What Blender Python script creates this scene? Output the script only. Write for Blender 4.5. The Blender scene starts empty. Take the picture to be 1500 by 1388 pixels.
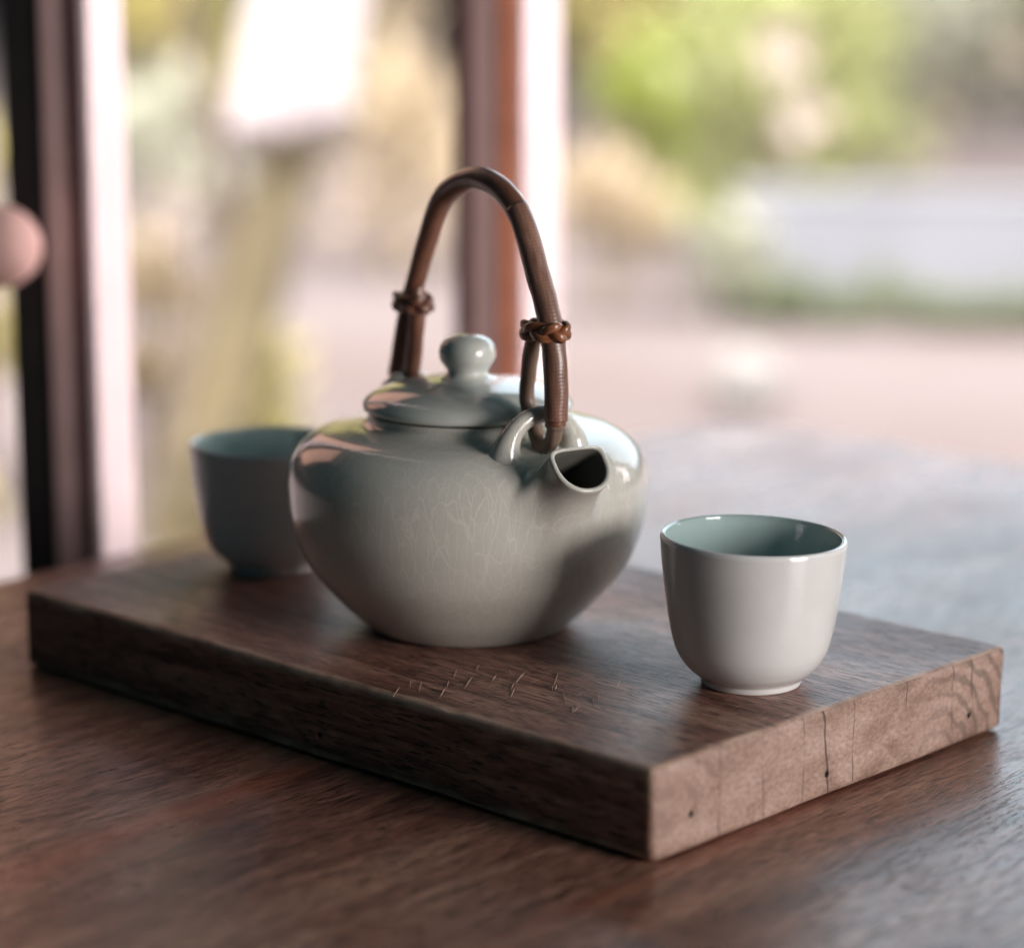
import bpy, bmesh, math, random
from mathutils import Vector, Matrix, noise
from math import sin, cos, pi, radians

random.seed(7)
scene = bpy.context.scene
COL = scene.collection

# ------------------------------------------------------------------ camera
CAMZ, FPX, CX, CY, PITCH, H = 1.068, 3800.0, 750.0, 694.0, 0.20731926, 0.318
cd = bpy.data.cameras.new('camera')
cam = bpy.data.objects.new('camera', cd)
COL.objects.link(cam)
cam.location = (0, 0, CAMZ)
cam.rotation_euler = (pi / 2 - PITCH, 0, 0)
cd.sensor_width = 36.0
cd.lens = FPX / 1500.0 * 36.0
cd.clip_start = 0.02
cd.clip_end = 300
cd.dof.use_dof = True
cd.dof.focus_distance = 0.985
cd.dof.aperture_fstop = 3.6
cd.dof.aperture_blades = 0
scene.camera = cam

# ------------------------------------------------------------------ world: dim, slightly teal interior air
w = bpy.data.worlds.new('World')
scene.world = w
w.use_nodes = True
w.node_tree.nodes['Background'].inputs[0].default_value = (0.22, 0.80, 1.0, 1)
w.node_tree.nodes['Background'].inputs[1].default_value = 0.045

# ------------------------------------------------------------------ lamps
def area(name, loc, target, sx, sy, radiance, color):
    l = bpy.data.lights.new(name, 'AREA')
    l.shape = 'RECTANGLE'
    l.size, l.size_y = sx, sy
    l.energy = radiance * pi * sx * sy
    l.color = color
    o = bpy.data.objects.new(name, l)
    COL.objects.link(o)
    o.location = loc
    d = Vector(target) - Vector(loc)
    o.rotation_euler = d.to_track_quat('-Z', 'Y').to_euler()
    return o

# daylight falling on the garden, coming in over the eaves and away from the table
area('garden_daylight', (0.5, 3.4, 5.2), (0.5, 3.4 + 9.0, 0.9), 12, 4, 46.0, (1.0, 0.94, 0.925))
area('far_garden_daylight', (1.0, 8.2, 6.5), (1.0, 8.2 + 6.5, 0.5), 16, 4, 21.0, (1.0, 0.94, 0.925))
# low open side of the veranda, right of the table
area('side_window_light', (1.43, -0.11, 1.17), (0.0, 1.05, 0.83), 0.62, 0.56, 26.5, (1.0, 0.925, 0.895))
# added cool fill lamp at the right, softens the cup's shadow on the teapot
area('right_fill_light', (1.9, 0.50, 1.50), (0.0, 1.0, 0.84), 1.1, 0.9, 1.9, (0.86, 1.0, 1.0))
# pale sky seen past the garden, behind and right of the table
area('back_sky_light', (1.45, 4.6, 2.1), (0.25, 1.2, 0.8), 3.4, 2.0, 2.9, (0.74, 0.88, 1.0))
# added narrow lamp that brightens the right faces of the posts
pl = area('post_fill', (1.0, 1.80, 1.35), (-0.2, 1.52, 1.1), 0.3, 0.9, 3.2, (1.0, 0.90, 0.90))
pl.data.spread = radians(50)
# added unseen lamp, behind and left, for the teapot's warm shoulder reflection
area('warm_left_light', (-1.35, 3.3, 1.98), (-0.05, 1.05, 0.85), 1.6, 1.3, 1.7, (1.0, 0.52, 0.38))

scene.view_settings.view_transform = 'Standard'
scene.view_settings.look = 'None'
scene.view_settings.exposure = 0.0
scene.view_settings.gamma = 1.0
scene.cycles.use_denoising = True
scene.cycles.max_bounces = 8

# ------------------------------------------------------------------ pixel helpers (directions only)
FW = Vector((0, cos(PITCH), -sin(PITCH)))
UP = Vector((0, sin(PITCH), cos(PITCH)))
RT = Vector((1, 0, 0))
def ray(x, y):
    return FW + RT * ((x - CX) / FPX) - UP * ((y - CY) / FPX)
def on_z(x, y, z):
    d = ray(x, y)
    return Vector((0, 0, CAMZ)) + d * ((z - CAMZ) / d.z)
def at_y(x, y, Y):
    d = ray(x, y)
    return Vector((0, 0, CAMZ)) + d * (Y / d.y)
def px_of(P):
    q = Vector(P) - Vector((0, 0, CAMZ))
    d = q.dot(FW)
    return CX + FPX * q.x / d

# ------------------------------------------------------------------ node helpers
class NT:
    def __init__(self, name):
        self.m = bpy.data.materials.new(name)
        self.m.use_nodes = True
        self.t = self.m.node_tree
        self.b = self.t.nodes['Principled BSDF']
    def n(self, typ, props=None, **inp):
        k = self.t.nodes.new(typ)
        for a, v in (props or {}).items():
            setattr(k, a, v)
        for a, v in inp.items():
            a = a.replace('_', ' ')
            self.set(k.inputs[a], v)
        return k
    def set(self, sock, v):
        if isinstance(v, bpy.types.NodeSocket):
            self.t.links.new(v, sock)
        else:
            sock.default_value = v
    def coord(self, kind='Object'):
        return self.t.nodes.new('ShaderNodeTexCoord').outputs[kind]
    def mapping(self, vec, scale=(1, 1, 1), rot=(0, 0, 0), loc=(0, 0, 0)):
        k = self.n('ShaderNodeMapping')
        self.set(k.inputs['Vector'], vec)
        k.inputs['Scale'].default_value = scale
        k.inputs['Rotation'].default_value = rot
        k.inputs['Location'].default_value = loc
        return k.outputs[0]
    def noise(self, vec, scale, detail=4, rough=0.55, dist=0.0):
        k = self.n('ShaderNodeTexNoise', None, Scale=scale, Detail=detail, Roughness=rough, Distortion=dist)
        self.set(k.inputs['Vector'], vec)
        return k.outputs['Fac']
    def ramp(self, fac, stops):
        k = self.t.nodes.new('ShaderNodeValToRGB')
        e = k.color_ramp.elements
        while len(e) < len(stops):
            e.new(0.5)
        for i, (p, c) in enumerate(stops):
            e[i].position = p
            e[i].color = (c, c, c, 1) if not isinstance(c, tuple) else (c[0], c[1], c[2], 1)
        self.set(k.inputs[0], fac)
        return k.outputs[0]
    def mix(self, fac, a, b, mode='MIX'):
        k = self.t.nodes.new('ShaderNodeMix')
        k.data_type = 'RGBA'
        k.blend_type = mode
        for idx, v in ((0, fac), (6, a), (7, b)):
            if isinstance(v, tuple):
                v = (v[0], v[1], v[2], 1)
            self.set(k.inputs[idx], v)
        return k.outputs[2]
    def math(self, op, a, b=0.0):
        k = self.t.nodes.new('ShaderNodeMath')
        k.operation = op
        self.set(k.inputs[0], a)
        self.set(k.inputs[1], b)
        return k.outputs[0]
    def bump(self, height, strength=0.2, dist=0.001, normal=None):
        k = self.n('ShaderNodeBump', None, Strength=strength, Distance=dist)
        self.set(k.inputs['Height'], height)
        if normal is not None:
            self.set(k.inputs['Normal'], normal)
        return k.outputs[0]
    def out(self, **kw):
        for a, v in kw.items():
            s = self.b.inputs[a.replace('_', ' ')]
            if isinstance(v, tuple):
                v = (v[0], v[1], v[2], 1)
            self.set(s, v)
        return self.m

def glaze(name, col, crackle=1.0, dark=(0.30, 0.33, 0.29)):
    m = NT(name)
    c = m.coord()
    def warped(sc, amp, st):
        wn = m.n('ShaderNodeTexNoise', None, Scale=sc, Detail=4.0, Roughness=0.6)
        m.set(wn.inputs['Vector'], c)
        v = m.n('ShaderNodeVectorMath', {'operation': 'MULTIPLY_ADD'})
        m.set(v.inputs[0], wn.outputs['Color'])
        v.inputs[1].default_value = amp
        m.set(v.inputs[2], c)
        return m.mapping(v.outputs[0], (1, 1, st))
    lines = []
    for sc, wd, vec in ((270.0, 0.05, warped(40.0, (0.007, 0.007, 0.006), 0.12)), (330.0, 0.06, warped(80.0, (0.006, 0.006, 0.006), 0.30))):
        vo = m.n('ShaderNodeTexVoronoi', {'feature': 'DISTANCE_TO_EDGE'}, Scale=sc)
        m.set(vo.inputs['Vector'], vec)
        lines.append(m.ramp(vo.outputs['Distance'], [(0.0, 1.0), (wd, 0.0)]))
    amt = m.ramp(m.noise(c, 30, 2), [(0.30, 0.45), (0.52, 1.0)])
    ln = m.math('MAXIMUM', lines[0], m.math('MULTIPLY', lines[1], 0.4))
    ln = m.math('MULTIPLY', m.math('MULTIPLY', ln, amt), crackle)
    mot = m.ramp(m.noise(c, 18, 5, 0.6), [(0.3, tuple(x * 0.90 for x in col)), (0.7, tuple(min(1, x * 1.05) for x in col))])
    spk = m.ramp(m.noise(c, 900, 2), [(0.72, 0.0), (0.78, 0.25)])
    base = m.mix(m.math('MULTIPLY', ln, 0.34), mot, (0.85, 0.82, 0.74))
    base = m.mix(spk, base, dark)
    nb = m.bump(m.noise(c, 70, 3), 0.05, 0.0006)
    nb = m.bump(m.noise(m.mapping(c, (6, 6, 260)), 1.0, 3), 0.07, 0.0004, nb)
    nb = m.bump(ln, 0.13 * crackle, 0.0002, nb)
    return m.out(Base_Color=base, Roughness=m.ramp(m.noise(c, 60, 3), [(0.3, 0.06), (0.7, 0.11)]), Normal=nb,
                 IOR=1.5, Coat_Weight=0.35, Coat_Roughness=0.05)

def wood(name, stops, axis, stretch=14.0, scale=22.0, rough=(0.35, 0.55), pore=0.5, bump=0.25, fine=1.0, spec=0.5, red=None):
    """Long-grain wood; axis 0/1 is the grain direction in object space."""
    m = NT(name)
    c = m.coord()
    s = [stretch, stretch, stretch]
    s[axis] = 1.0
    w1 = m.mapping(c, tuple(x * scale / 22.0 for x in s))
    big = m.noise(w1, 7.0, 6, 0.62, 0.9)
    wide = m.noise(w1, 1.8, 3, 0.5, 0.5)
    big = m.math('ADD', m.math('MULTIPLY', big, 0.62), m.math('MULTIPLY', wide, 0.38))
    s2 = [x * 6 for x in s]
    s2[axis] = 9.0
    w2 = m.mapping(c, tuple(s2))
    fib = m.noise(w2, 8.0 * fine, 5, 0.7, 0.25)
    s3 = [x * 13 for x in s]
    s3[axis] = 13.0
    por = m.noise(m.mapping(c, tuple(s3), loc=(3, 1, 2)), 6.5 * fine, 3, 0.6)
    col = m.ramp(big, stops)
    f = m.ramp(fib, [(0.34, 0.45), (0.66, 1.32)])
    col = m.mix(1.0, col, f, 'MULTIPLY')
    p = m.ramp(por, [(0.38, 1.0), (0.46, 0.0)])
    col = m.mix(m.math('MULTIPLY', p, pore), col, (0.018, 0.012, 0.010))
    if red:
        rr = m.ramp(m.noise(m.mapping(c, tuple(x * .8 for x in s)), 2.3, 3, 0.6, 0.5), [(0.60, 0.0), (0.74, 0.7)])
        col = m.mix(rr, col, red)
    ht = m.math('SUBTRACT', m.math('MULTIPLY', fib, 0.6), p)
    rg = m.ramp(m.noise(c, 14, 4), [(0.3, rough[0]), (0.7, rough[1])])
    nrm = m.bump(ht, bump, 0.0006)
    m.out(Base_Color=col, Roughness=rg, Normal=nrm)
    m.b.inputs['Specular IOR Level'].default_value = spec
    m.grain_col, m.c, m.nrm = col, c, nrm
    return m

def plain(name, col, rough=0.5, var=0.12, sc=40.0, bump=0.05, bd=0.001):
    m = NT(name)
    c = m.coord()
    n = m.noise(c, sc, 4)
    base = m.ramp(n, [(0.3, tuple(x * (1 - var) for x in col)), (0.7, tuple(min(1, x * (1 + var)) for x in col))])
    return m.out(Base_Color=base, Roughness=rough, Normal=m.bump(n, bump, bd))

def leaf_mat(name, a, b):
    m = NT(name)
    c = m.coord()
    gi = m.n('ShaderNodeNewGeometry').outputs['Random Per Island']
    base = m.ramp(gi, [(0.0, a), (1.0, b)])
    base = m.mix(m.ramp(m.noise(c, 30, 2), [(0.35, 0.0), (0.7, 0.35)]), base, tuple(x * 0.55 for x in a))
    m.out(Base_Color=base, Roughness=0.5)
    tr = m.n('ShaderNodeBsdfTranslucent')
    m.set(tr.inputs[0], base)
    ad = m.n('ShaderNodeMixShader')
    ad.inputs[0].default_value = 0.45
    m.t.links.new(m.b.outputs[0], ad.inputs[1])
    m.t.links.new(tr.outputs[0], ad.inputs[2])
    m.t.links.new(ad.outputs[0], m.t.nodes['Material Output'].inputs[0])
    return m.m

# ------------------------------------------------------------------ mesh helpers
def link(name, verts, faces, mat, parent=None, smooth=True, uvs=None):
    me = bpy.data.meshes.new(name)
    me.from_pydata([tuple(v) for v in verts], [], faces)
    if uvs:
        ul = me.uv_layers.new(name='UVMap')
        for lp in me.loops:
            ul.data[lp.index].uv = uvs[lp.vertex_index]
    bm = bmesh.new()
    bm.from_mesh(me)
    bmesh.ops.recalc_face_normals(bm, faces=bm.faces)
    bm.to_mesh(me)
    bm.free()
    if smooth:
        me.polygons.foreach_set('use_smooth', [True] * len(me.polygons))
    for mm in (mat if isinstance(mat, list) else [mat]):
        me.materials.append(mm)
    o = bpy.data.objects.new(name, me)
    COL.objects.link(o)
    if parent:
        o.parent = parent
    return o

def thing(name, label, cat, loc=(0, 0, 0), rz=0.0, group=None):
    o = bpy.data.objects.new(name, None)
    COL.objects.link(o)
    o.empty_display_size = 0.05
    o.location = loc
    o.rotation_euler = (0, 0, rz)
    return tag(o, label, cat, group)

def tag(o, label, cat, group=None):
    o['label'] = label
    o['category'] = cat
    if group:
        o['group'] = group
    return o

def catmull(pts, n):
    p = [Vector(q) for q in pts]
    p = [2 * p[0] - p[1]] + p + [2 * p[-1] - p[-2]]
    o = []
    for i in range(1, len(p) - 2):
        a, b, c, d = p[i - 1], p[i], p[i + 1], p[i + 2]
        for k in range(n):
            s = k / n
            o.append(0.5 * (2 * b + (c - a) * s + (2 * a - 5 * b + 4 * c - d) * s * s + (3 * b - a - 3 * c + d) * s ** 3))
    o.append(p[-2])
    return o

def lathe(name, prof, mat, parent=None, seg=128, sub=8, wob=0.0, seed=0.0):
    pr = catmull([(r, h, 0) for r, h in prof], sub) if sub > 1 else [Vector((r, h, 0)) for r, h in prof]
    vs, fs = [], []
    n = len(pr)
    for q in pr:
        r, h = max(q.x, 0.0) * 0.01, q.y * 0.01
        for k in range(seg):
            a = 2 * pi * k / seg
            rr = r
            if wob:
                rr += wob * r * noise.noise(Vector((cos(a) * 1.1 + seed, sin(a) * 1.1, h * 14 + seed)))
            vs.append((rr * cos(a), rr * sin(a), h))
    for i in range(n - 1):
        for k in range(seg):
            k2 = (k + 1) % seg
            fs.append((i * seg + k, i * seg + k2, (i + 1) * seg + k2, (i + 1) * seg + k))
    fs.append(tuple(range(seg)))
    fs.append(tuple((n - 1) * seg + k for k in range(seg)))
    return link(name, vs, fs, mat, parent)

def sweep(name, path, rad, mat, parent=None, sides=20, flat=1.0, closed=False, up=None, ring=None, jitter=0.0):
    """Tube along path; rad is a number or a list; uv.y runs along the length in metres."""
    n = len(path)
    vs, fs, uv = [], [], []
    ref = Vector(up) if up else Vector((0.3, 0.8, 0.5))
    L = 0.0
    for i, p in enumerate(path):
        if closed:
            t = path[(i + 1) % n] - path[i - 1]
        else:
            t = path[min(i + 1, n - 1)] - path[max(i - 1, 0)]
        t.normalize()
        a = (ref - t * ref.dot(t))
        a.normalize()
        b = t.cross(a)
        if not up:
            ref = a
        if i:
            L += (p - path[i - 1]).length
        r = rad[i] if isinstance(rad, list) else rad
        for k in range(sides):
            an = 2 * pi * k / sides
            rr = r * (1 + jitter * noise.noise(Vector((cos(an) * 1.5, sin(an) * 1.5, L * 130))))
            vs.append(p + a * (rr * cos(an)) + b * (rr * flat * sin(an)))
            uv.append((k / sides, L))
    m = n if closed else n - 1
    for i in range(m):
        j = (i + 1) % n
        for k in range(sides):
            k2 = (k + 1) % sides
            fs.append((i * sides + k, i * sides + k2, j * sides + k2, j * sides + k))
    if not closed:
        fs.append(tuple(range(sides)))
        fs.append(tuple((n - 1) * sides + k for k in range(sides)))
    return link(name, vs, fs, mat, parent, uvs=uv)

def box(name, x0, x1, y0, y1, z0, z1, mat, parent=None, bev=0.002):
    bm = bmesh.new()
    bmesh.ops.create_cube(bm, size=1.0)
    for v in bm.verts:
        v.co = Vector(((x0 + x1) / 2 + v.co.x * (x1 - x0), (y0 + y1) / 2 + v.co.y * (y1 - y0), (z0 + z1) / 2 + v.co.z * (z1 - z0)))
    if bev:
        bmesh.ops.bevel(bm, geom=bm.edges[:], offset=bev, segments=2, profile=0.6, affect='EDGES')
    me = bpy.data.meshes.new(name)
    bm.to_mesh(me)
    bm.free()
    me.materials.append(mat)
    o = bpy.data.objects.new(name, me)
    COL.objects.link(o)
    if parent:
        o.parent = parent
    return o

# ------------------------------------------------------------------ materials
M_POT = glaze('celadon_crackle', (0.60, 0.578, 0.515))
M_CUP = glaze('celadon_cup', (0.74, 0.735, 0.72), 0.12)
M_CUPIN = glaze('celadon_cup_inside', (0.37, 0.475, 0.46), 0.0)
M_LID = glaze('celadon_lid', (0.60, 0.61, 0.56), 0.25)

tb = wood('table_wood', [(0.37, (0.132, 0.054, 0.038)), (0.5, (0.273, 0.126, 0.089)), (0.63, (0.414, 0.225, 0.159))], 0,
          stretch=9.0, scale=26, rough=(0.24, 0.36), pore=0.75, bump=0.30, spec=0.6, red=(0.38, 0.095, 0.045))
M_TABLE = tb.m
bt = wood('board_wood', [(0.36, (0.075, 0.027, 0.020)), (0.5, (0.290, 0.130, 0.095)), (0.64, (0.493, 0.276, 0.196))], 0,
          stretch=11.0, scale=30, rough=(0.36, 0.52), pore=0.9, bump=0.5, spec=0.5, red=(0.17, 0.055, 0.035))
# pale knife scratches running across the grain, and worn pale arrises
sm = bt.mapping(bt.c, (750, 110, 1), rot=(0, 0, 0.45))
scr = bt.ramp(bt.noise(sm, 1.0, 2, 0.4, 0.3), [(0.645, 0.0), (0.69, 1.0)])
scr = bt.math('MULTIPLY', scr, bt.ramp(bt.noise(bt.c, 16, 2), [(0.50, 0.0), (0.62, 0.9)]))
nz = bt.n('ShaderNodeSeparateXYZ')
bt.set(nz.inputs[0], bt.coord('Normal'))
scr = bt.math('MULTIPLY', scr, bt.math('GREATER_THAN', nz.outputs['Z'], 0.9))
col = bt.mix(scr, bt.grain_col, (0.42, 0.27, 0.19))
pt = bt.n('ShaderNodeAttribute', {'attribute_name': 'wear'}).outputs['Fac']
wear = bt.math('MULTIPLY', bt.ramp(pt, [(0.10, 0.0), (0.6, 1.0)]), bt.ramp(bt.noise(bt.c, 60, 4), [(0.35, 0.2), (0.6, 1.0)]))
col = bt.mix(wear, col, (0.52, 0.35, 0.26))
M_BOARD = bt.out(Base_Color=col)

def endgrain():
    m = NT('board_end_grain')
    c = m.coord()
    r1 = m.noise(m.mapping(c, (1, 5, 11)), 9.0, 5, 0.6, 0.6)
    base = m.ramp(r1, [(0.28, (0.21, 0.125, 0.092)), (0.5, (0.36, 0.235, 0.185)), (0.72, (0.46, 0.325, 0.270))])
    fine = m.ramp(m.noise(m.mapping(c, (1, 1.0, 1.6)), 420, 3, 0.7), [(0.35, 0.72), (0.62, 1.12)])
    base = m.mix(1.0, base, fine, 'MULTIPLY')
    # growth arcs near the far corner
    wv = m.n('ShaderNodeTexWave', {'wave_type': 'RINGS', 'rings_direction': 'X'}, Scale=42.0, Distortion=5.0, Detail=3.0, Detail_Scale=2.0)
    m.set(wv.inputs['Vector'], m.mapping(c, (1, 1, 1), loc=(0, -0.062, 0.024)))
    near = m.ramp(m.mapping(c, (1, 1, 1)), [(0.0, 0.0), (1.0, 1.0)])
    sx = m.n('ShaderNodeSeparateXYZ')
    m.set(sx.inputs[0], c)
    mask = m.ramp(sx.outputs['Y'], [(0.035, 0.0), (0.085, 1.0)])
    arcs = m.math('MULTIPLY', m.ramp(wv.outputs['Fac'], [(0.12, 1.0), (0.38, 0.0)]), mask)
    base = m.mix(m.math('MULTIPLY', arcs, 0.55), base, (0.10, 0.07, 0.055))
    # dark blotches
    bl = m.ramp(m.noise(m.mapping(c, (1, 1, 0.6)), 75, 3, 0.5), [(0.66, 0.0), (0.74, 0.6)])
    base = m.mix(m.math('MULTIPLY', bl, mask), base, (0.06, 0.05, 0.045))
    # thin upright checks
    vo = m.n('ShaderNodeTexVoronoi', {'feature': 'DISTANCE_TO_EDGE'}, Scale=1.0)
    wn = m.n('ShaderNodeTexNoise', None, Scale=60.0)
    m.set(wn.inputs['Vector'], c)
    va = m.n('ShaderNodeVectorMath', {'operation': 'MULTIPLY_ADD'})
    m.set(va.inputs[0], wn.outputs['Color'])
    va.inputs[1].default_value = (0, 0.006, 0)
    m.set(va.inputs[2], c)
    m.set(vo.inputs['Vector'], m.mapping(va.outputs[0], (0.0, 34, 1.3), loc=(0.5, 0.3, 0.2)))
    ck = m.ramp(vo.outputs['Distance'], [(0.004, 1.0), (0.012, 0.0)])
    ck = m.math('MULTIPLY', ck, m.ramp(m.noise(c, 60, 4), [(0.38, 0.0), (0.54, 0.85)]))
    base = m.mix(ck, base, (0.035, 0.022, 0.018))
    ht = m.math('SUBTRACT', m.noise(c, 350, 3), m.math('MULTIPLY', ck, 2.0))
    return m.out(Base_Color=base, Roughness=0.62, Normal=m.bump(ht, 0.35, 0.0006))
M_END = endgrain()
M_SPOUTSHADE = plain('spout_inner_shade', (0.13, 0.125, 0.11), 0.7, 0.15, 60)  # dark colour stands for the shade inside the spout
M_FIBRE = plain('raised_pale_fibre', (0.36, 0.225, 0.165), 0.7, 0.25, 300)
M_HOLE = plain('nail_hole_dark', (0.012, 0.010, 0.009), 0.9)

def cane(name, a, b, ring_scale, ring_amt, rough=0.32):
    m = NT(name)
    uv = m.coord('UV')
    fib = m.noise(m.mapping(uv, (26, 60, 1)), 1.0, 4, 0.65)
    blot = m.noise(m.mapping(uv, (2.0, 45, 1)), 1.0, 4, 0.6)
    base = m.ramp(blot, [(0.3, a), (0.7, b)])
    base = m.mix(1.0, base, m.ramp(fib, [(0.3, 0.6), (0.7, 1.2)]), 'MULTIPLY')
    wv = m.n('ShaderNodeTexWave', {'bands_direction': 'Y'}, Scale=ring_scale, Distortion=0.6, Detail=2.0)
    m.set(wv.inputs['Vector'], m.mapping(uv, (0.04, 1, 1)))
    ht = m.math('ADD', m.math('MULTIPLY', wv.outputs['Fac'], ring_amt), m.math('MULTIPLY', fib, 0.7))
    base = m.mix(m.math('MULTIPLY', m.ramp(wv.outputs['Fac'], [(0.0, 1.0), (0.35, 0.0)]), 0.45 * ring_amt), base, tuple(x * 0.35 for x in a))
    return m.out(Base_Color=base, Roughness=rough, Normal=m.bump(ht, 0.35, 0.0003), Coat_Weight=0.25, Coat_Roughness=0.2)
M_CANE = cane('smooth_cane', (0.155, 0.061, 0.036), (0.270, 0.115, 0.070), 30, 0.05)
M_WRAP = cane('wrapped_cane', (0.169, 0.081, 0.056), (0.312, 0.163, 0.114), 230, 0.4, 0.36)
M_SPLIT = cane('split_cane', (0.20, 0.125, 0.088), (0.33, 0.22, 0.165), 30, 0.05, 0.45)
M_BRAID = cane('braid_cane', (0.24, 0.082, 0.034), (0.40, 0.155, 0.072), 40, 0.08, 0.3)

M_SUNFACE = plain('sunlit_post_face', (0.76, 0.61, 0.61), 0.6, 0.04)  # sunlight on the post face put into the colour
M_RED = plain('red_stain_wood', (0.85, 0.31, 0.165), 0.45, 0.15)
M_MAUVE = plain('mauve_glare_wood', (0.60, 0.40, 0.38), 0.5, 0.06)  # pinkish glare on the post wood put into its colour
M_MAROON = plain('dark_maroon_wood', (0.10, 0.038, 0.035), 0.5, 0.15)  # as back strip behind the teapot, carries the rounded edge's shade as colour
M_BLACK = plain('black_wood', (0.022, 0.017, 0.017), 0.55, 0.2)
M_PINK = plain('pink_wood', (0.60, 0.36, 0.32), 0.8, 0.08)

# ------------------------------------------------------------------ ground
def ground():
    m = NT('pink_sandy_ground')
    c = m.coord()
    a = m.noise(c, 0.9, 5, 0.6)
    base = m.ramp(a, [(0.3, (0.056, 0.040, 0.036)), (0.52, (0.070, 0.056, 0.054)), (0.75, (0.077, 0.065, 0.066))])
    base = m.mix(1.0, base, m.ramp(m.noise(c, 60, 4), [(0.3, 0.8), (0.7, 1.15)]), 'MULTIPLY')
    m.out(Base_Color=base, Roughness=0.9, Normal=m.bump(m.noise(c, 120, 4), 0.4, 0.01))
    vs, fs = [], []
    N, S = 60, 70.0
    for j in range(N + 1):
        for i in range(N + 1):
            x, y = (i / N - .5) * 2 * S, -10 + j / N * (S + 10)
            vs.append((x, y, 0.0))
    for j in range(N):
        for i in range(N):
            k = j * (N + 1) + i
            fs.append((k, k + 1, k + N + 2, k + N + 1))
    o = link('ground', vs, fs, m.m)
    o['kind'] = 'structure'
ground()

# ------------------------------------------------------------------ table
TZ = 0.75
E1A = radians(48.0)
e1 = Vector((cos(E1A), sin(E1A), 0))
nv = Vector((sin(E1A), -cos(E1A), 0))       # towards the room / camera right
TC = Vector((0.44287 * H, 5.33717 * H, 0))
def table():
    # local x runs along e1 (grain), local y along -nv ; origin at back corner on the floor
    t = thing('wooden_table', 'worn dark brown wooden table carrying the thick tea board', 'table', (TC.x, TC.y, 0), E1A)
    LX, LY, th = 1.75, 1.25, 0.032
    bm = bmesh.new()
    # rounded outline
    r = 0.03
    out = []
    for cx_, cy_, a0 in ((-r, -r, 0), (-LX + r, -r, 90), (-LX + r, -LY + r, 180), (-r, -LY + r, 270)):
        for k in range(9):
            a = radians(a0 + k * 90 / 8)
            out.append((cx_ + r * cos(a), cy_ + r * sin(a)))
    vs, fs = [], []
    e = 0.004
    cxm, cym = -LX / 2, -LY / 2
    rings = [(0.0, -th), (0.0, -e), (e * 0.3, -e * 0.3), (e, 0.0)]
    n = len(out)
    for ins, z in rings:
        for (x, y) in out:
            vs.append((x + (ins if x < cxm else -ins), y + (ins if y < cym else -ins), z + TZ))
    for i in range(len(rings) - 1):
        for k in range(n):
            k2 = (k + 1) % n
            fs.append((i * n + k, i * n + k2, (i + 1) * n + k2, (i + 1) * n + k))
    fs.append(tuple(range(n)))
    fs.append(tuple((len(rings) - 1) * n + k for k in range(n)))
    link('table_top', vs, fs, M_TABLE, t, smooth=False)
    for x in (-0.10, -LX + 0.10):
        for y in (-0.10, -LY + 0.10):
            box('leg', x - 0.03, x + 0.03, y - 0.03, y + 0.03, 0.0, TZ - th - 0.0005, M_TABLE, t, 0.003)
    return t
table()

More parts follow.
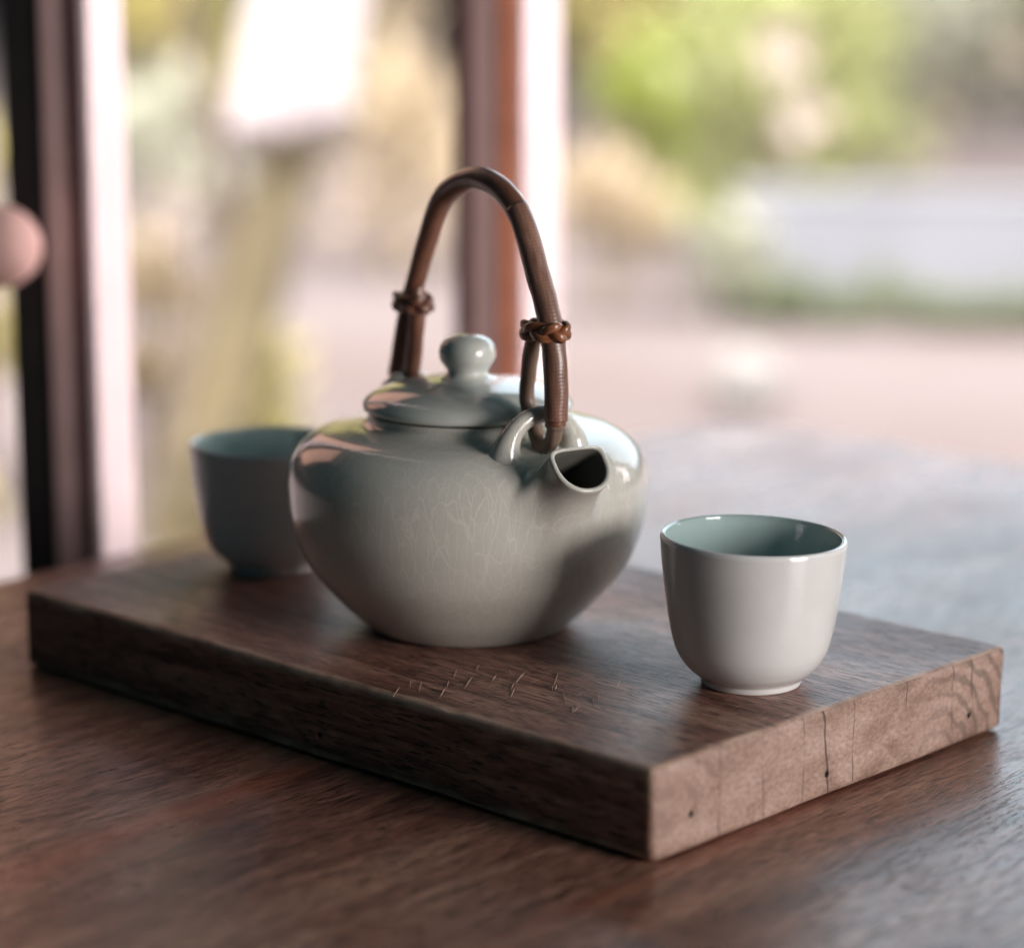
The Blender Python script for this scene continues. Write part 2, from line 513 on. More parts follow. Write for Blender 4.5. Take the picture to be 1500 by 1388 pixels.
# ------------------------------------------------------------------ board
YAW = 0.81008926
BW, BL, BT = 0.68638135 * H, 1.13981442 * H, 0.10847847 * H
BN = Vector((0.15329449 * H, 2.67663083 * H, 0))
l_ = Vector((-sin(YAW), cos(YAW), 0))
s_ = Vector((cos(YAW), sin(YAW), 0))
BC = BN + l_ * (BL / 2) + s_ * (BW / 2)
BZ = TZ + 0.0006
BTOP = BZ + BT
def board():
    NX, NY, NZ = 150, 90, 16
    a, b, c = BL / 2, BW / 2, BT / 2
    vid, vs, fs, mi, wr = {}, [], [], [], []
    def rnd(p):
        q = Vector(p)
        rr = 0.0026 + 0.0014 * noise.noise(Vector((p[0] * 25, p[1] * 25, p[2] * 25)))
        i = Vector((max(-a + rr, min(a - rr, q.x)), max(-b + rr, min(b - rr, q.y)), max(-c + rr, min(c - rr, q.z))))
        d = q - i
        if d.length > 1e-9:
            q = i + d.normalized() * min(d.length, rr)
        # sawn-timber unevenness; far lower corner undercut a little
        k = Vector((p[0] * 9, p[1] * 9, p[2] * 20))
        q += Vector((0.0007 * noise.noise(k), 0.0007 * noise.noise(k + Vector((5, 0, 0))), 0))
        if p[2] > 0:
            q.z += 0.00035 * noise.noise(Vector((p[0] * 12, p[1] * 40, 3)))
        # small nicks along the arris
        ed = min(a - abs(p[0]), b - abs(p[1]))
        if ed < 0.004 and p[2] > c - 0.004:
            q.z -= 0.0012 * max(0, noise.noise(Vector((p[0] * 90, p[1] * 90, 1))) - 0.25)
        return q
    def spaced(n, h):
        # denser near the edges
        o = []
        for i in range(n + 1):
            u = i / n * 2 - 1
            v = u * 0.55 + 0.45 * math.copysign(1 - (1 - abs(u)) ** 2.2, u)
            o.append(v * h)
        return o
    X, Y, Z = spaced(NX, a), spaced(NY, b), spaced(NZ, c)
    def vert(p):
        key = (round(p[0], 7), round(p[1], 7), round(p[2], 7))
        if key not in vid:
            vid[key] = len(vs)
            vs.append(rnd(p))
            e_ = sorted((a - abs(p[0]), b - abs(p[1]), c - abs(p[2])))
            wr.append(max(0.0, 1.0 - e_[1] / (0.0046 + 0.0025 * noise.noise(Vector(p) * 70))) if p[2] > -c * 0.98 else 0.0)
        return vid[key]
    def grid(U, V, fn, m):
        for i in range(len(U) - 1):
            for j in range(len(V) - 1):
                fs.append((vert(fn(U[i], V[j])), vert(fn(U[i + 1], V[j])), vert(fn(U[i + 1], V[j + 1])), vert(fn(U[i], V[j + 1]))))
                mi.append(m)
    for sg in (-1, 1):
        grid(X, Y, lambda u, v: (u, v, sg * c), 0)
        grid(X, Z, lambda u, v: (u, sg * b, v), 0)
        grid(Y, Z, lambda u, v: (sg * a, u, v), 1)
    me = bpy.data.meshes.new('board_slab')
    me.from_pydata([tuple(v) for v in vs], [], fs)
    for mm in (M_BOARD, M_END, M_HOLE):
        me.materials.append(mm)
    me.polygons.foreach_set('material_index', mi)
    at = me.attributes.new('wear', 'FLOAT', 'POINT')
    at.data.foreach_set('value', wr)
    bm = bmesh.new(); bm.from_mesh(me); bmesh.ops.recalc_face_normals(bm, faces=bm.faces); bm.to_mesh(me); bm.free()
    o = bpy.data.objects.new('tea_board', me)
    COL.objects.link(o)
    o.location = (BC.x, BC.y, BZ + c)
    o.rotation_euler = (0, 0, YAW - pi / 2)
    # old nail holes: real drilled recesses
    cut = bmesh.new()
    holes = []
    def plane_hit(px, py, P0, N):
        d = ray(px, py)
        C0 = Vector((0, 0, CAMZ))
        return C0 + d * ((P0 - C0).dot(N) / d.dot(N))
    for px, py in ((1013, 1192), (1212, 1134), (1420, 1048)):
        holes.append((plane_hit(px, py, BN, l_), -l_))
    for px, py in ((123, 970), (468, 1076)):
        holes.append((plane_hit(px, py, BN, s_), -s_))
    inv = Matrix.Translation(o.location) @ Matrix.Rotation(YAW - pi / 2, 4, 'Z')
    inv.invert()
    for k, (P, N) in enumerate(holes):
        rot = N.to_track_quat('Z', 'Y').to_matrix().to_4x4()
        mat = inv @ Matrix.Translation(P) @ rot
        bmesh.ops.create_cone(cut, cap_ends=True, segments=14, radius1=0.0010, radius2=0.0015, depth=0.012, matrix=mat)
    cm = bpy.data.meshes.new('cutter')
    for f in cut.faces:
        f.material_index = 2
    cut.to_mesh(cm); cut.free()
    for mm in (M_BOARD, M_END, M_HOLE):
        cm.materials.append(mm)
    co = bpy.data.objects.new('cutter', cm)
    COL.objects.link(co)
    co.matrix_world = Matrix.Translation(o.location) @ Matrix.Rotation(YAW - pi / 2, 4, 'Z')
    md = o.modifiers.new('holes', 'BOOLEAN')
    md.operation = 'DIFFERENCE'
    md.object = co
    md.solver = 'EXACT'
    dg = bpy.context.evaluated_depsgraph_get()
    nm = bpy.data.meshes.new_from_object(o.evaluated_get(dg))
    o.modifiers.clear()
    o.data = nm
    bpy.data.objects.remove(co)
    nm.polygons.foreach_set('use_smooth', [True] * len(nm.polygons))
    tag(o, 'thick rectangular dark brown wooden board under the teapot and both cups', 'board')
board()
def scratches():
    o = bpy.data.objects['tea_board']
    inv = (Matrix.Translation(o.location) @ Matrix.Rotation(YAW - pi / 2, 4, 'Z')).inverted()
    rnd = random.Random(3)
    spots = [(582, 1012), (604, 998), (613, 1004), (648, 1010), (655, 1003), (684, 998), (722, 990), (745, 985), (748, 1004), (752, 1012), (755, 1000),
             (758, 990), (808, 1008), (812, 1003), (815, 996), (826, 1022), (842, 1034), (838, 1040), (868, 1028), (874, 1020), (905, 1000), (700, 975), (664, 985), (930, 1010)]
    vs, fs = [], []
    for (x, y) in spots:
        p = on_z(x + rnd.uniform(-3, 3), y + rnd.uniform(-3, 3), BTOP + 0.0005)
        a = rnd.gauss(1.49, 0.07)
        L, W = rnd.uniform(0.006, 0.024), rnd.uniform(0.00012, 0.00026)
        d, n = Vector((cos(a), sin(a), 0)), Vector((-sin(a), cos(a), 0))
        k = len(vs)
        for (u, v, z) in ((-.5, 0, -.0004), (-.1, -1, -.0003), (0.05, 0, .0001), (-.1, 1, -.0003), (.25, -.8, -.0003), (.25, .8, -.0003), (.5, .4, -.0004)):
            vs.append(inv @ (p + d * (L * u) + n * (W * v) + Vector((0, 0, z))))
        fs += [(k, k + 1, k + 2), (k, k + 2, k + 3), (k + 1, k + 4, k + 2), (k + 2, k + 5, k + 3), (k + 2, k + 4, k + 6), (k + 2, k + 6, k + 5)]
    c = link('scratch_fibre', vs, fs, M_FIBRE, o, smooth=False)
    c['kind'] = 'stuff'
scratches()

# ------------------------------------------------------------------ cups
CUP_OUT = [(1.84, 0), (1.92, .05), (1.95, .15), (1.99, .27), (2.16, .40), (2.50, .70), (2.82, 1.16), (3.04, 1.75), (3.27, 2.9), (3.46, 4.36), (3.555, 5.45)]
CUP_RIM = [(3.565, 5.62), (3.53, 5.75), (3.45, 5.79), (3.37, 5.74)]
CUP_IN = [(3.33, 5.6), (3.2, 4.4), (3.0, 2.9), (2.75, 1.9), (2.35, 1.3), (1.6, .95), (0.7, .88), (0.0, .87)]
def cup(label, loc, rz, tilt, seed):
    t = thing('tea_cup', label, 'cup', loc, rz)
    bottom = [(0.0, .12), (1.45, .12), (1.6, 0.02)]
    a = lathe('cup_wall', bottom + CUP_OUT + CUP_RIM[:3], M_CUP, t, 112, 6, 0.012, seed)
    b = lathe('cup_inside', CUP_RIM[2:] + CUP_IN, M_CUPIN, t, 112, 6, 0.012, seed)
    for o in (a, b):
        me = o.data
        # uneven hand-thrown rim: one side stands a touch higher
        for v in me.vertices:
            k = max(0.0, v.co.z - 0.02) / 0.038
            v.co.z += tilt * v.co.x * k
        # the lathe's closing disc at the rim end is not wanted
        bm = bmesh.new(); bm.from_mesh(me)
        big = [f for f in bm.faces if len(f.verts) > 6]
        rimz = max(v.co.z for v in bm.verts) - 0.003
        bmesh.ops.delete(bm, geom=[f for f in big if f.calc_center_median().z > rimz - 0.004], context='FACES')
        bm.to_mesh(me); bm.free()
    return t
rc = on_z(1100, 998, BTOP)
lc = on_z(398, 829, BTOP)
cup('pale celadon handleless cup beside the spout on the open board end', (rc.x, rc.y, BTOP), 0, -0.030, 1.3)
cup('shaded celadon handleless cup behind the teapot, away from the spout', (lc.x, lc.y, BTOP), 0, 0.0, 4.1)

# ------------------------------------------------------------------ teapot
PC = on_z(686, 912, BTOP)
AZ = radians(32.0)
# local frame: +x is the spout direction, z up
pot = thing('teapot', 'pale crackle glazed celadon teapot with arched cane handle', 'teapot', (PC.x, PC.y, BTOP), AZ - pi / 2)
BODY = [(3.75, 0.0), (4.05, .07), (4.5, .42), (5.42, 1.3), (6.6, 2.75), (7.24, 4.3), (7.42, 5.7), (7.33, 6.75), (6.93, 7.55), (6.1, 8.15),
        (5.0, 8.42), (4.4, 8.52), (4.13, 8.65), (4.08, 8.80), (4.10, 8.93), (4.0, 9.0), (3.6, 9.0)]
body = lathe('body', [(0, .12), (3.3, .12), (3.5, .02)] + BODY + [(0.0, 9.0)], M_POT, pot, 192, 10)
bm = bmesh.new(); bm.from_mesh(body.data)      # the pot is hollow: open it where the spout leaves
gone = []
for f in bm.faces:
    q = f.calc_center_median() * 100
    if len(f.verts) == 4 and q.x > 5 and (q.y / 1.55) ** 2 + ((q.z - 6.8) / 1.12) ** 2 < 1:
        gone.append(f)
bmesh.ops.delete(bm, geom=gone, context='FACES')
bm.to_mesh(body.data); bm.free()
bprof = [q for q in catmull([(r, h, 0) for r, h in BODY[:13]], 20)]
def body_r(h):
    for a, b in zip(bprof, bprof[1:]):
        if a.y <= h <= b.y:
            s = (h - a.y) / max(1e-9, b.y - a.y)
            return a.x + (b.x - a.x) * s
    return bprof[-1].x
def body_pt(al, h):
    r = body_r(h)
    return Vector((r * cos(al), r * sin(al), h))

def spout():
    NS, NU = 96, 34
    HC, BU, BD, AT = 5.75, 2.3, 3.5, 2.9
    tip_c = Vector((8.38, 0, 8.22))
    ax = Vector((0.80, 0, 0.60)).normalized()
    oz = Vector((-0.64, 0, 0.768)).normalized()     # 'up' in the plane of the mouth
    ty = Vector((0, 1, 0))
    W2, TU, TD = 1.27, 0.72, 1.28
    def dshape(ph, k=1.0, wid=1.0):
        c, s = cos(ph), sin(ph)
        if s >= 0:
            n = 5.0
            r = (abs(c) ** n + abs(s) ** n) ** (-1 / n)
            return Vector((W2 * wid * r * c, TU * r * s)) * k
        n = 2.15
        r = (abs(c) ** n + abs(s) ** n) ** (-1 / n)
        return Vector((W2 * wid * r * c, TD * r * s)) * k
    vs, fs = [], []
    rings = []
    root, rtan, tip = [], [], []
    for i in range(NS):
        ph = 2 * pi * i / NS
        c, s = cos(ph), sin(ph)
        def surf(k):
            h = HC + (BU if s > 0 else BD) * s * k
            wv = AT * (0.86 + 0.20 * s)
            return body_pt(wv * c * k / 7.2, h)
        p0 = surf(1.0)
        tn = (surf(0.998) - surf(1.002)).normalized()
        nrm = Vector((p0.x, p0.y, 0)).normalized()
        root.append(p0 - nrm * 0.004)
        rtan.append(tn)
        d = dshape(ph)
        tip.append(tip_c + ty * d.x + oz * d.y)
    for j in range(NU + 1):
        u = j / NU
        h00 = 2 * u ** 3 - 3 * u ** 2 + 1; h10 = u ** 3 - 2 * u ** 2 + u
        h01 = -2 * u ** 3 + 3 * u ** 2; h11 = u ** 3 - u ** 2
        ring = []
        for i in range(NS):
            dist = (tip[i] - root[i]).length
            ring.append(root[i] * h00 + rtan[i] * (dist * 0.80) * h10 + tip[i] * h01 + ax * (dist * 1.05) * h11)
        rings.append(ring)
    # lip and inner wall
    for off, k in ((0.07, 0.985), (0.10, 0.93), (0.07, 0.865), (0.0, 0.83), (-0.4, 0.80), (-1.2, 0.78), (-2.2, 0.8), (-3.2, 0.82)):
        ring = []
        for i in range(NS):
            d = dshape(2 * pi * i / NS, k)
            ring.append(tip_c + ty * d.x + oz * d.y + ax * off)
        rings.append(ring)
    for ring in rings:
        vs += [p * 0.01 for p in ring]
    for j in range(len(rings) - 1):
        for i in range(NS):
            i2 = (i + 1) % NS
            fs.append((j * NS + i, j * NS + i2, (j + 1) * NS + i2, (j + 1) * NS + i))
    so = link('spout', vs, fs, [M_POT, M_SPOUTSHADE], pot)
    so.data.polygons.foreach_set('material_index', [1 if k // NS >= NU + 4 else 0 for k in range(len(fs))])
spout()

lid = lathe('lid', [(0, 9.004), (3.5, 9.004), (3.60, 9.02), (3.66, 9.075), (4.02, 9.075), (4.20, 9.105), (4.29, 9.2), (4.25, 9.40), (3.9, 9.70), (3, 10.05), (1.9, 10.27), (1.2, 10.36), (0.95, 10.42), (0, 10.45)], M_LID, pot, 144, 6)
lathe('knob', [(1.25, 10.33), (0.98, 10.42), (.85, 10.54), (.83, 10.66), (.95, 10.86), (1.12, 11.12), (1.165, 11.4), (1.08, 11.72), (.85, 11.95), (.45, 12.1), (0, 12.14)], M_LID, lid, 80, 8)

def lug(rr, topz, tilt, hw):
    pts = []
    for a in range(0, 181, 6):
        t = radians(a)
        y = -hw * cos(t)
        z = 7.95 + (topz - 7.95) * (sin(t) ** 0.85)
        pts.append(Vector((rr + tilt * sin(t), y, z)) * 0.01)
    n = len(pts)
    rad = [(0.0035 + 0.0042 * (abs(i / (n - 1) * 2 - 1) ** 4)) for i in range(n)]
    sweep('lug', pts, rad, M_POT, pot, 24, up=(1, 0, 0))
lug(5.45, 9.75, 0.25, 1.58)
lug(-4.85, 9.65, -0.05, 1.3)

def path2(pts, n=10):
    return [q * 0.01 for q in catmull([(r, t, h) for r, h, t in pts], n)]
def hp(x, y):
    """pixel -> (r, height) in cm on the upright plane through the pot axis and the spout"""
    pn_ = Vector((cos(AZ), sin(AZ), 0))
    C0, P0 = Vector((0, 0, CAMZ)), Vector((PC.x, PC.y, BTOP))
    d = ray(x, y)
    q = C0 + d * ((P0 - C0).dot(pn_) / d.dot(pn_)) - P0
    return (q.dot(Vector((sin(AZ), -cos(AZ), 0))) * 100, q.z * 100, 0.0)
arch = [hp(*p) for p in ((814, 622), (815, 585), (813, 530), (807, 480), (798, 438), (787, 399), (774, 350), (757, 306), (730, 274), (697, 261), (667, 272), (645, 297),
                         (626, 352), (612, 402), (602, 438), (594, 475), (587, 518), (582, 548))]
ap = path2(arch, 10)
handle = sweep('handle', ap, [0.0041 + 0.0006 * math.exp(-((i / len(ap) - 0.5) / 0.22) ** 2) for i in range(len(ap))], M_CANE, pot, 28, up=(0, 1, 0), jitter=0.03)
# tight cane winding over the spout-side leg, ending in a step near the crown
wp = [p.copy() for p in ap[2:71]]
sweep('cane_winding', wp, 0.00475, M_WRAP, handle, 28, up=(0, 1, 0), jitter=0.05)
# split ends that loop through the lugs and come back up inside
n0, n1, n2 = arch[0], arch[2], arch[3]
nl = path2([(n0[0], n0[1] + .1, 0), (n0[0] - .1, n0[1] - .4, 0), (n0[0] - .42, n0[1] - .82, 0), (n0[0] - .92, n0[1] - 1.0, .03), (n0[0] - 1.38, n0[1] - .78, .06), (n0[0] - 1.66, n0[1] - .2, .05),
            hp(772, 585), hp(775, 540), hp(780, 505), hp(784, 482), hp(785, 466)], 8)
sweep('split_end', nl, [0.0040 if i < 4 else (0.0031 if i < len(nl) - 6 else 0.0031 - 0.0004 * (i - len(nl) + 6)) for i in range(len(nl))], M_SPLIT, handle, 20, up=(0, 1, 0), jitter=0.10)
f0 = arch[-1]
fl = path2([(f0[0], f0[1] + .1, 0), (f0[0] + .06, f0[1] - .3, 0), (f0[0] + .3, f0[1] - .68, 0), (f0[0] + .65, f0[1] - .8, .03), (f0[0] + 1.0, f0[1] - .6, .04), (f0[0] + 1.2, f0[1] - .1, 0),
            hp(606, 520), hp(610, 480), hp(612, 450), hp(611, 428), hp(609, 416)], 8)
sweep('split_end', fl, [0.0036 if i < len(fl) - 6 else 0.0036 - 0.0005 * (i - len(fl) + 6) for i in range(len(fl))], M_CANE, handle, 20, up=(0, 1, 0), jitter=0.08)

def braid(cr, ch, a, b, slope, mat):
    for s in range(3):
        pts = []
        N = 150
        k = 2
        for i in range(N):
            f = 2 * pi * i / N
            q = k * f + s * 2 * pi / 3
            zz = 0.23 * sin(q)
            ro = 0.12 * sin(2 * q)
            x = (a + ro) * cos(f)
            pts.append(Vector((cr + x, (b + ro) * sin(f), ch + zz + slope * x)) * 0.01)
        # the number of crossings is whole, so every strand closes on itself
        sweep('knot_strand', pts, 0.0018, mat, handle, 12, flat=0.6, closed=True, up=(0, 0, 1), jitter=0.1)
kn, kf = hp(799, 484), hp(605, 443)
braid(kn[0], kn[1], 1.12, 0.62, 0.05, M_BRAID)
braid(kf[0], kf[1], 1.0, 0.56, 0.0, M_CANE)

# ------------------------------------------------------------------ window posts along the far table edge
PA = radians(76.0)
pe = Vector((cos(PA), sin(PA), 0))
pn = Vector((sin(PA), -cos(PA), 0))
def uv_pt(u, v, z=0.0, org=None):
    q = (org or POST_ORG) + pe * u + pn * v
    return Vector((q.x, q.y, z))
def solve(fn, target, lo, hi):
    for _ in range(60):
        mid = (lo + hi) / 2
        if fn(mid) < target:
            lo = mid
        else:
            hi = mid
    return (lo + hi) / 2
def post(label, pxs, mats, names, org, ph):
    """pxs: edges from left to right; the last strip faces the room, the others face along the wall."""
    t = thing('window_post', label, 'post')
    global POST_ORG
    POST_ORG = org
    vfront = 0.0
    z0 = 1.0
    corner = pxs[-2]
    u0 = solve(lambda u: px_of(uv_pt(u, vfront, z0)), corner, -2.5, 1.0)
    u1 = solve(lambda u: px_of(uv_pt(u, vfront, z0)), pxs[-1], -2.5, 1.0)
    org = uv_pt(u0, vfront)
    t.location = org
    t.rotation_euler = (0, 0, PA)     # local x = along the wall, local -y = towards the room
    vb = vfront
    prev = 0.0
    for i in range(len(pxs) - 2, 0, -1):
        step = 0.0025 * (len(pxs) - 2 - i)
        va = solve(lambda v: px_of(uv_pt(u0 + step, v, z0)), pxs[i - 1], -0.4, vfront)
        box(names[i - 1], step, (u1 - u0) * 0.92, -(vb - vfront) + (0.0 if i < len(pxs) - 2 else 0.0), -(va - vfront) - 0.0004, 0.0, ph, mats[i - 1], t, 0.0015)
        vb = va
    box(names[-1], 0.001, u1 - u0, -0.006, -0.0004, 0.0, ph, mats[-1], t, 0.0015)
    return t, u0
post('reddish wooden window post with sunlit face coloured white, behind the teapot handle', (662, 685, 731, 757, 809), (M_MAROON, M_MAUVE, M_RED, M_SUNFACE),
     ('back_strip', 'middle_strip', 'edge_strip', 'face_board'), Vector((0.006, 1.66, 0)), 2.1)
lp, lu = post('black and mauve window post with sunlit face coloured white, carrying a round pink rail', (2, 56, 99, 112, 167), (M_BLACK, M_MAUVE, M_MAROON, M_SUNFACE),
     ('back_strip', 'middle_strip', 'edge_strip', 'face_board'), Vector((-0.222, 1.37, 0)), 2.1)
def rail_on_post():
    E_ = at_y(60, 362, 1.335)
    inv = (Matrix.Translation(lp.location) @ Matrix.Rotation(PA, 4, 'Z')).inverted()
    d = Vector((-1.0, 0.10, 0.0)).normalized()
    pts, rad = [], []
    R0 = 0.0215
    for k in range(9):
        a = k / 8 * pi / 2
        pts.append(inv @ (E_ + d * (R0 * (1 - cos(a))))); rad.append(max(0.0006, R0 * sin(a)))
    for k in range(1, 8):
        pts.append(inv @ (E_ + d * (R0 + 0.06 * k))); rad.append(R0)
    sweep('round_rail', pts, rad, M_PINK, lp, 28, up=(0, 0, 1))
rail_on_post()

# ------------------------------------------------------------------ garden
def gp(x, y):
    return on_z(x, y, 0.0)

def leaves(name, pts, size, mat, parent, droop=0.5, rnd=None):
    rnd = rnd or random
    vs, fs = [], []
    for (p, nrm) in pts:
        L = size * rnd.uniform(0.6, 1.25)
        W = L * rnd.uniform(0.28, 0.42)
        d = (nrm + Vector((rnd.uniform(-.7, .7), rnd.uniform(-.7, .7), rnd.uniform(-.5, .5)))).normalized()
        sd = d.cross(Vector((rnd.uniform(-.3, .3), rnd.uniform(-.3, .3), 1))).normalized()
        up = sd.cross(d).normalized()
        k = len(vs)
        for (a, b, c) in ((0, 0, 0), (.33, -1, .04), (.33, 1, .04), (.33, 0, 0), (.7, -.8, -.02), (.7, .8, -.02), (.7, 0, -.06), (1, 0, -.2 * droop)):
            vs.append(p + d * (L * a) + sd * (W * .5 * b) + up * (L * c))
        fs += [(k, k + 1, k + 3), (k, k + 3, k + 2), (k + 1, k + 4, k + 6, k + 3), (k + 3, k + 6, k + 5, k + 2), (k + 4, k + 7, k + 6), (k + 6, k + 7, k + 5)]
    return link(name, vs, fs, mat, parent, smooth=False)

def shrub(label, px, py, rx, ht, mat, n=700, size=0.10, group=None, flowers=None, zlo=0.05, name='garden_shrub', seed=1, stem_mat=None):
    """py is the pixel row where the plant meets the ground."""
    rnd = random.Random(seed)
    B = gp(px, py)
    t = thing(name, label, 'shrub', (B.x, B.y, 0), 0, group)
    cl = []
    for i in range(max(5, int(n / 60))):
        a = rnd.uniform(0, 2 * pi); r = rx * math.sqrt(rnd.random()) * 0.8
        z = zlo + (ht - zlo) * rnd.random() ** 0.8
        k = 1 - 0.45 * (z / ht)
        cl.append(Vector((r * cos(a) * k, r * sin(a) * k, z)))
    pts = []
    for i in range(n):
        c = rnd.choice(cl)
        g = Vector((rnd.gauss(0, 1), rnd.gauss(0, 1), rnd.gauss(0, 1)))
        p = c + g * (rx * 0.17)
        if p.z < 0.015:
            p.z = 0.015 + rnd.random() * 0.05
        d = Vector((p.x, p.y, (p.z - ht * 0.4) * 0.8 + 0.1))
        pts.append((p, d.normalized() if d.length > 0 else Vector((0, 0, 1))))
    leaves('foliage', pts, size, mat, t, 0.8, rnd)
    for c in cl[:9]:
        m = Vector((c.x * 0.35, c.y * 0.35, c.z * 0.55))
        sweep('stem', [q for q in catmull([(c.x * .08, c.y * .08, -0.01), tuple(m), tuple(c)], 5)], [0.012 - 0.0008 * i for i in range(11)], stem_mat or M_BARK, t, 6)
    if flowers:
        fm, cnt, fs_, pxl = flowers
        for (fx, fy) in pxl:
            P = at_y(fx, fy, B.y - rx * 0.55)
            vs, fc = [], []
            f2 = fs_ * rnd.uniform(0.85, 1.2)
            for k in range(6):
                a = 2 * pi * k / 6 + rnd.random()
                d = Vector((cos(a), -0.35, sin(a))).normalized()
                s2 = Vector((-sin(a), 0, cos(a)))
                b = len(vs)
                o = P - Vector((B.x, B.y, 0))
                vs += [o, o + d * f2 * .55 + s2 * f2 * .3, o + d * f2, o + d * f2 * .55 - s2 * f2 * .3]
                fc.append((b, b + 1, b + 2, b + 3))
            link('blossom', vs, fc, fm, t, smooth=False)
    return t

M_BARK = plain('grey_brown_bark', (0.11, 0.085, 0.062), 0.85, 0.3, 12, 0.6, 0.01)
M_BARKY = plain('olive_mossy_bark', (0.085, 0.066, 0.032), 0.85, 0.35, 9, 0.6, 0.01)
M_STRAW = leaf_mat('straw_leaves', (0.312, 0.246, 0.156), (0.432, 0.360, 0.252))
M_YEL = leaf_mat('yellow_green_leaves', (0.36, 0.32, 0.105), (0.47, 0.42, 0.205))
M_GRN = leaf_mat('fresh_green_leaves', (0.195, 0.240, 0.046), (0.325, 0.358, 0.091))
M_HEDGE = leaf_mat('hedge_leaves', (0.15, 0.185, 0.10), (0.22, 0.245, 0.155))
M_OLV = leaf_mat('olive_leaves', (0.225, 0.245, 0.095), (0.34, 0.35, 0.165))
M_GRY = leaf_mat('grey_green_leaves', (0.288, 0.300, 0.222), (0.396, 0.396, 0.324))
M_FLW = plain('white_petals', (0.176, 0.184, 0.188), 0.6, 0.05)
M_FLP = plain('pale_pink_petals', (0.160, 0.128, 0.112), 0.6, 0.08)
M_FLO = plain('peach_petals', (0.152, 0.112, 0.072), 0.6, 0.08)
M_LIME = plain('pale_render', (0.087, 0.091, 0.101), 0.8, 0.10, 3)
M_STONE = plain('pale_stone', (0.141, 0.135, 0.127), 0.85, 0.12, 10, 0.4, 0.01)
M_CLOTH = plain('white_cloth', (0.436, 0.386, 0.393), 0.9, 0.03, 20)

# leaning tree left of the teapot
def tree():
    B = gp(262, 800)
    t = thing('leaning_tree', 'slender leaning tree with mossy olive trunk beyond the window', 'tree', (B.x, B.y, 0))
    def loc(px, py, dy=0.0):
        return at_y(px, py, B.y + dy) - Vector((B.x, B.y, 0))
    tp = catmull([Vector((0, 0, -0.02)), loc(300, 690), loc(345, 520, .05), loc(392, 340, .1), loc(425, 200, .15), loc(440, 60, .2), loc(470, -140, .3), loc(500, -420, .4), loc(560, -800, .5)], 8)
    sweep('trunk', tp, [0.075 - 0.0008 * i for i in range(len(tp))], M_BARKY, t, 14, jitter=0.2)
    s2 = catmull([loc(232, 770), loc(258, 620, .06), loc(310, 440, .1), loc(330, 330, .14), loc(300, 120, .2), loc(240, -150, .2), loc(200, -420, .2)], 8)
    s2[0].z = -0.02
    sweep('trunk', s2, [0.032 - 0.0004 * i for i in range(len(s2))], M_BARK, t, 10, jitter=0.2)
    b = catmull([loc(455, -60, .22), loc(420, -170, .1), loc(360, -230, 0), loc(300, -260, -.1)], 6)
    sweep('branch', b, [0.02 - 0.0006 * i for i in range(len(b))], M_BARK, t, 8)
    rnd = random.Random(5)
    pts = []
    for i in range(520):
        c = rnd.choice([loc(500, -420, .4), loc(560, -800, .5), loc(200, -420, .2), loc(300, -330, -.1), loc(350, -700, .3), loc(620, -520, .5)])
        g = Vector((rnd.gauss(0, .18), rnd.gauss(0, .2), rnd.gauss(0, .11)))
        p = c + g
        if p.z > 1.15:
            pts.append((p, g.normalized()))
    leaves('crown', pts, 0.11, M_YEL, t, 0.8, rnd)
    # cloth hung over the side branch
    vs, fs = [], []
    NX, NZ = 16, 18
    tl, tr_, bl, br = loc(392, -185, .06), loc(560, -185, .06), loc(331, 205, .06), loc(508, 185, .06)
    for j in range(NZ + 1):
        v = j / NZ
        for i in range(NX + 1):
            u = i / NX
            p = (tl * (1 - u) + tr_ * u) * (1 - v) + (bl * (1 - u) + br * u) * v
            p = p + Vector((0, 0.02 * sin(u * 11 + v * 2) - 0.05 * (1 - u), 0.012 * sin(u * 9) * v))
            vs.append(p)
    for j in range(NZ):
        for i in range(NX):
            k = j * (NX + 1) + i
            fs.append((k, k + 1, k + NX + 2, k + NX + 1))
    c = link('hanging_cloth', vs, fs, M_CLOTH)
    c.location = (B.x, B.y, 0)
    md = c.modifiers.new('thickness', 'SOLIDIFY'); md.thickness = 0.003
    tag(c, 'bright white cloth hanging above the leaning tree trunk', 'cloth')
tree()

G = 'blurred shrubs in the garden'
shrub('yellow-green leafy shrub filling the gap beside the white cloth', 245, 330, 0.42, 1.5, M_YEL, 900, 0.11, G, seed=11, zlo=0.45)
shrub('grey-green shrub low beside the leaning trunk', 235, 420, 0.30, 0.62, M_GRY, 500, 0.09, G, (M_FLP, 0, 0.07, [(262, 300), (225, 360)]), seed=12)
shrub('yellow ground plant at the foot of the leaning trunk', 345, 770, 0.17, 0.30, M_YEL, 420, 0.07, G, (M_FLO, 0, 0.040, [(330, 500), (372, 312)]), seed=13, name='ground_plant')
shrub('straw coloured dry plant beside the black window post', 215, 690, 0.14, 0.42, M_STRAW, 300, 0.07, G, (M_FLP, 0, 0.040, [(247, 530)]), seed=14, name='dry_plant')
shrub('yellow leafy plant beside the black post foot', -45, 740, 0.22, 0.62, M_YEL, 420, 0.08, G, seed=35, name='ground_plant')
shrub('sparse straw shrub between leaning tree and handle', 560, 400, 0.42, 0.55, M_STRAW, 420, 0.09, G, (M_FLP, 0, 0.06, [(440, 555), (520, 260)]), seed=15, name='dry_shrub')
shrub('tall pale olive shrub above the handle crown', 610, 250, 0.45, 1.3, M_STRAW, 520, 0.11, G, seed=16)
shrub('yellow-green shrub right beside the white post face', 905, 260, 0.50, 1.35, M_YEL, 1000, 0.12, G, (M_FLW, 0, 0.11, [(1035, 95)]), seed=21)
shrub('dense fresh green shrub with dark leaves', 950, 330, 0.24, 0.62, M_GRN, 900, 0.10, G, seed=22)
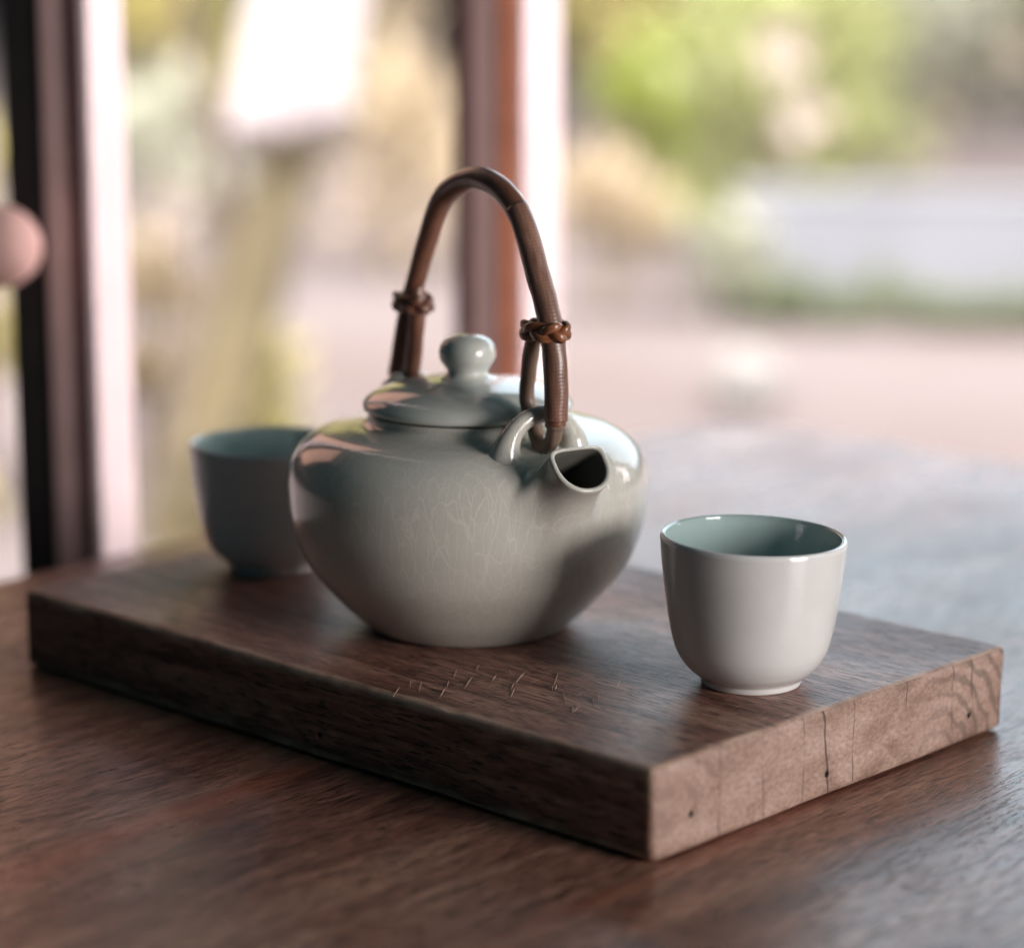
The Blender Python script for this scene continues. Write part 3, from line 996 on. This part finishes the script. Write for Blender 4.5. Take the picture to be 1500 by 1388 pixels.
shrub('broad olive shrub with pale blossoms', 1120, 400, 0.42, 0.95, M_OLV, 1000, 0.11, G, (M_FLP, 0, 0.10, [(1165, 150), (1180, 170), (1140, 75)]), seed=23)
shrub('green leafy shrub leaning over the pale low wall', 1215, 330, 0.40, 0.75, M_OLV, 700, 0.11, G, seed=24)
shrub('grey-green shrub standing behind the pale low wall', 1380, 190, 0.75, 0.75, M_GRY, 900, 0.12, G, seed=25)
shrub('tall green shrub with peach blossoms behind the low wall', 1480, 150, 0.75, 1.35, M_OLV, 900, 0.13, G, (M_FLO, 0, 0.14, [(1485, 75)]), seed=26, zlo=0.7)
shrub('low straw plant between white post and green shrub', 890, 470, 0.26, 0.35, M_STRAW, 350, 0.08, G, seed=27, name='dry_plant')

shrub('pale grey-green shrub at the open end of the low wall', 1065, 465, 0.16, 0.36, M_GRY, 420, 0.08, G, seed=31)
shrub('wide grey-green shrub in the far ground past the low wall', 1290, 150, 0.9, 0.8, M_GRY, 900, 0.13, G, seed=32)
shrub('far pale green shrub rising behind the wall and olive shrub', 1250, 110, 1.0, 1.0, M_OLV, 900, 0.14, G, seed=33)
shrub('far olive shrub rising between the posts', 420, 180, 0.8, 1.0, M_OLV, 900, 0.13, G, seed=34)
def low_wall():
    A, B = gp(1075, 440), gp(1640, 452)
    d = (B - A); L = d.length
    t = thing('low_wall', 'pale bluish white rendered low wall behind the clipped hedge', 'wall', (A.x, A.y, 0), math.atan2(d.y, d.x))
    box('wall_body', 0, L, 0.0, 0.16, 0.0, 0.30, M_LIME, t, 0.01)
    box('coping', -0.01, L + 0.01, -0.008, 0.168, 0.3005, 0.325, M_LIME, t, 0.008)
low_wall()
def hedge():
    A, B = gp(1095, 478), gp(1640, 490)
    d = B - A
    t = thing('clipped_hedge', 'low strip of green hedge along the pale wall foot', 'hedge', (A.x, A.y, 0), math.atan2(d.y, d.x))
    rnd = random.Random(9)
    pts = []
    for i in range(1700):
        p = Vector((rnd.random() * d.length, rnd.uniform(-.06, .06), 0.01 + 0.15 * rnd.random() * (0.7 + 0.5 * noise.noise(Vector((i * .01, 0, 0))))))
        p.z *= 0.55 + 1.1 * abs(noise.noise(Vector((p.x * 4, 0, 0))))
        pts.append((p, Vector((rnd.uniform(-.5, .5), -0.4, 0.8)).normalized()))
    leaves('foliage', pts, 0.05, M_HEDGE, t, 0.5, rnd)
hedge()
def stone(label, px, py, w, h, seed):
    B = gp(px, py)
    bm = bmesh.new()
    bmesh.ops.create_icosphere(bm, subdivisions=4, radius=1.0)
    for v in bm.verts:
        n = 1 + 0.22 * noise.noise(v.co * 1.3 + Vector((seed, 0, 0))) + 0.06 * noise.noise(v.co * 4 + Vector((seed, 3, 0)))
        v.co = Vector((v.co.x * w * n, v.co.y * w * n, max(-0.02, v.co.z * h * n + h * 0.75)))
    me = bpy.data.meshes.new('garden_stone')
    bm.to_mesh(me); bm.free()
    me.materials.append(M_STONE)
    me.polygons.foreach_set('use_smooth', [True] * len(me.polygons))
    o = bpy.data.objects.new('garden_stone', me)
    COL.objects.link(o)
    o.location = (B.x, B.y, 0)
    tag(o, label, 'stone')
stone('rounded bright white stone on the pink ground past the table corner', 1090, 600, 0.075, 0.085, 2.0)
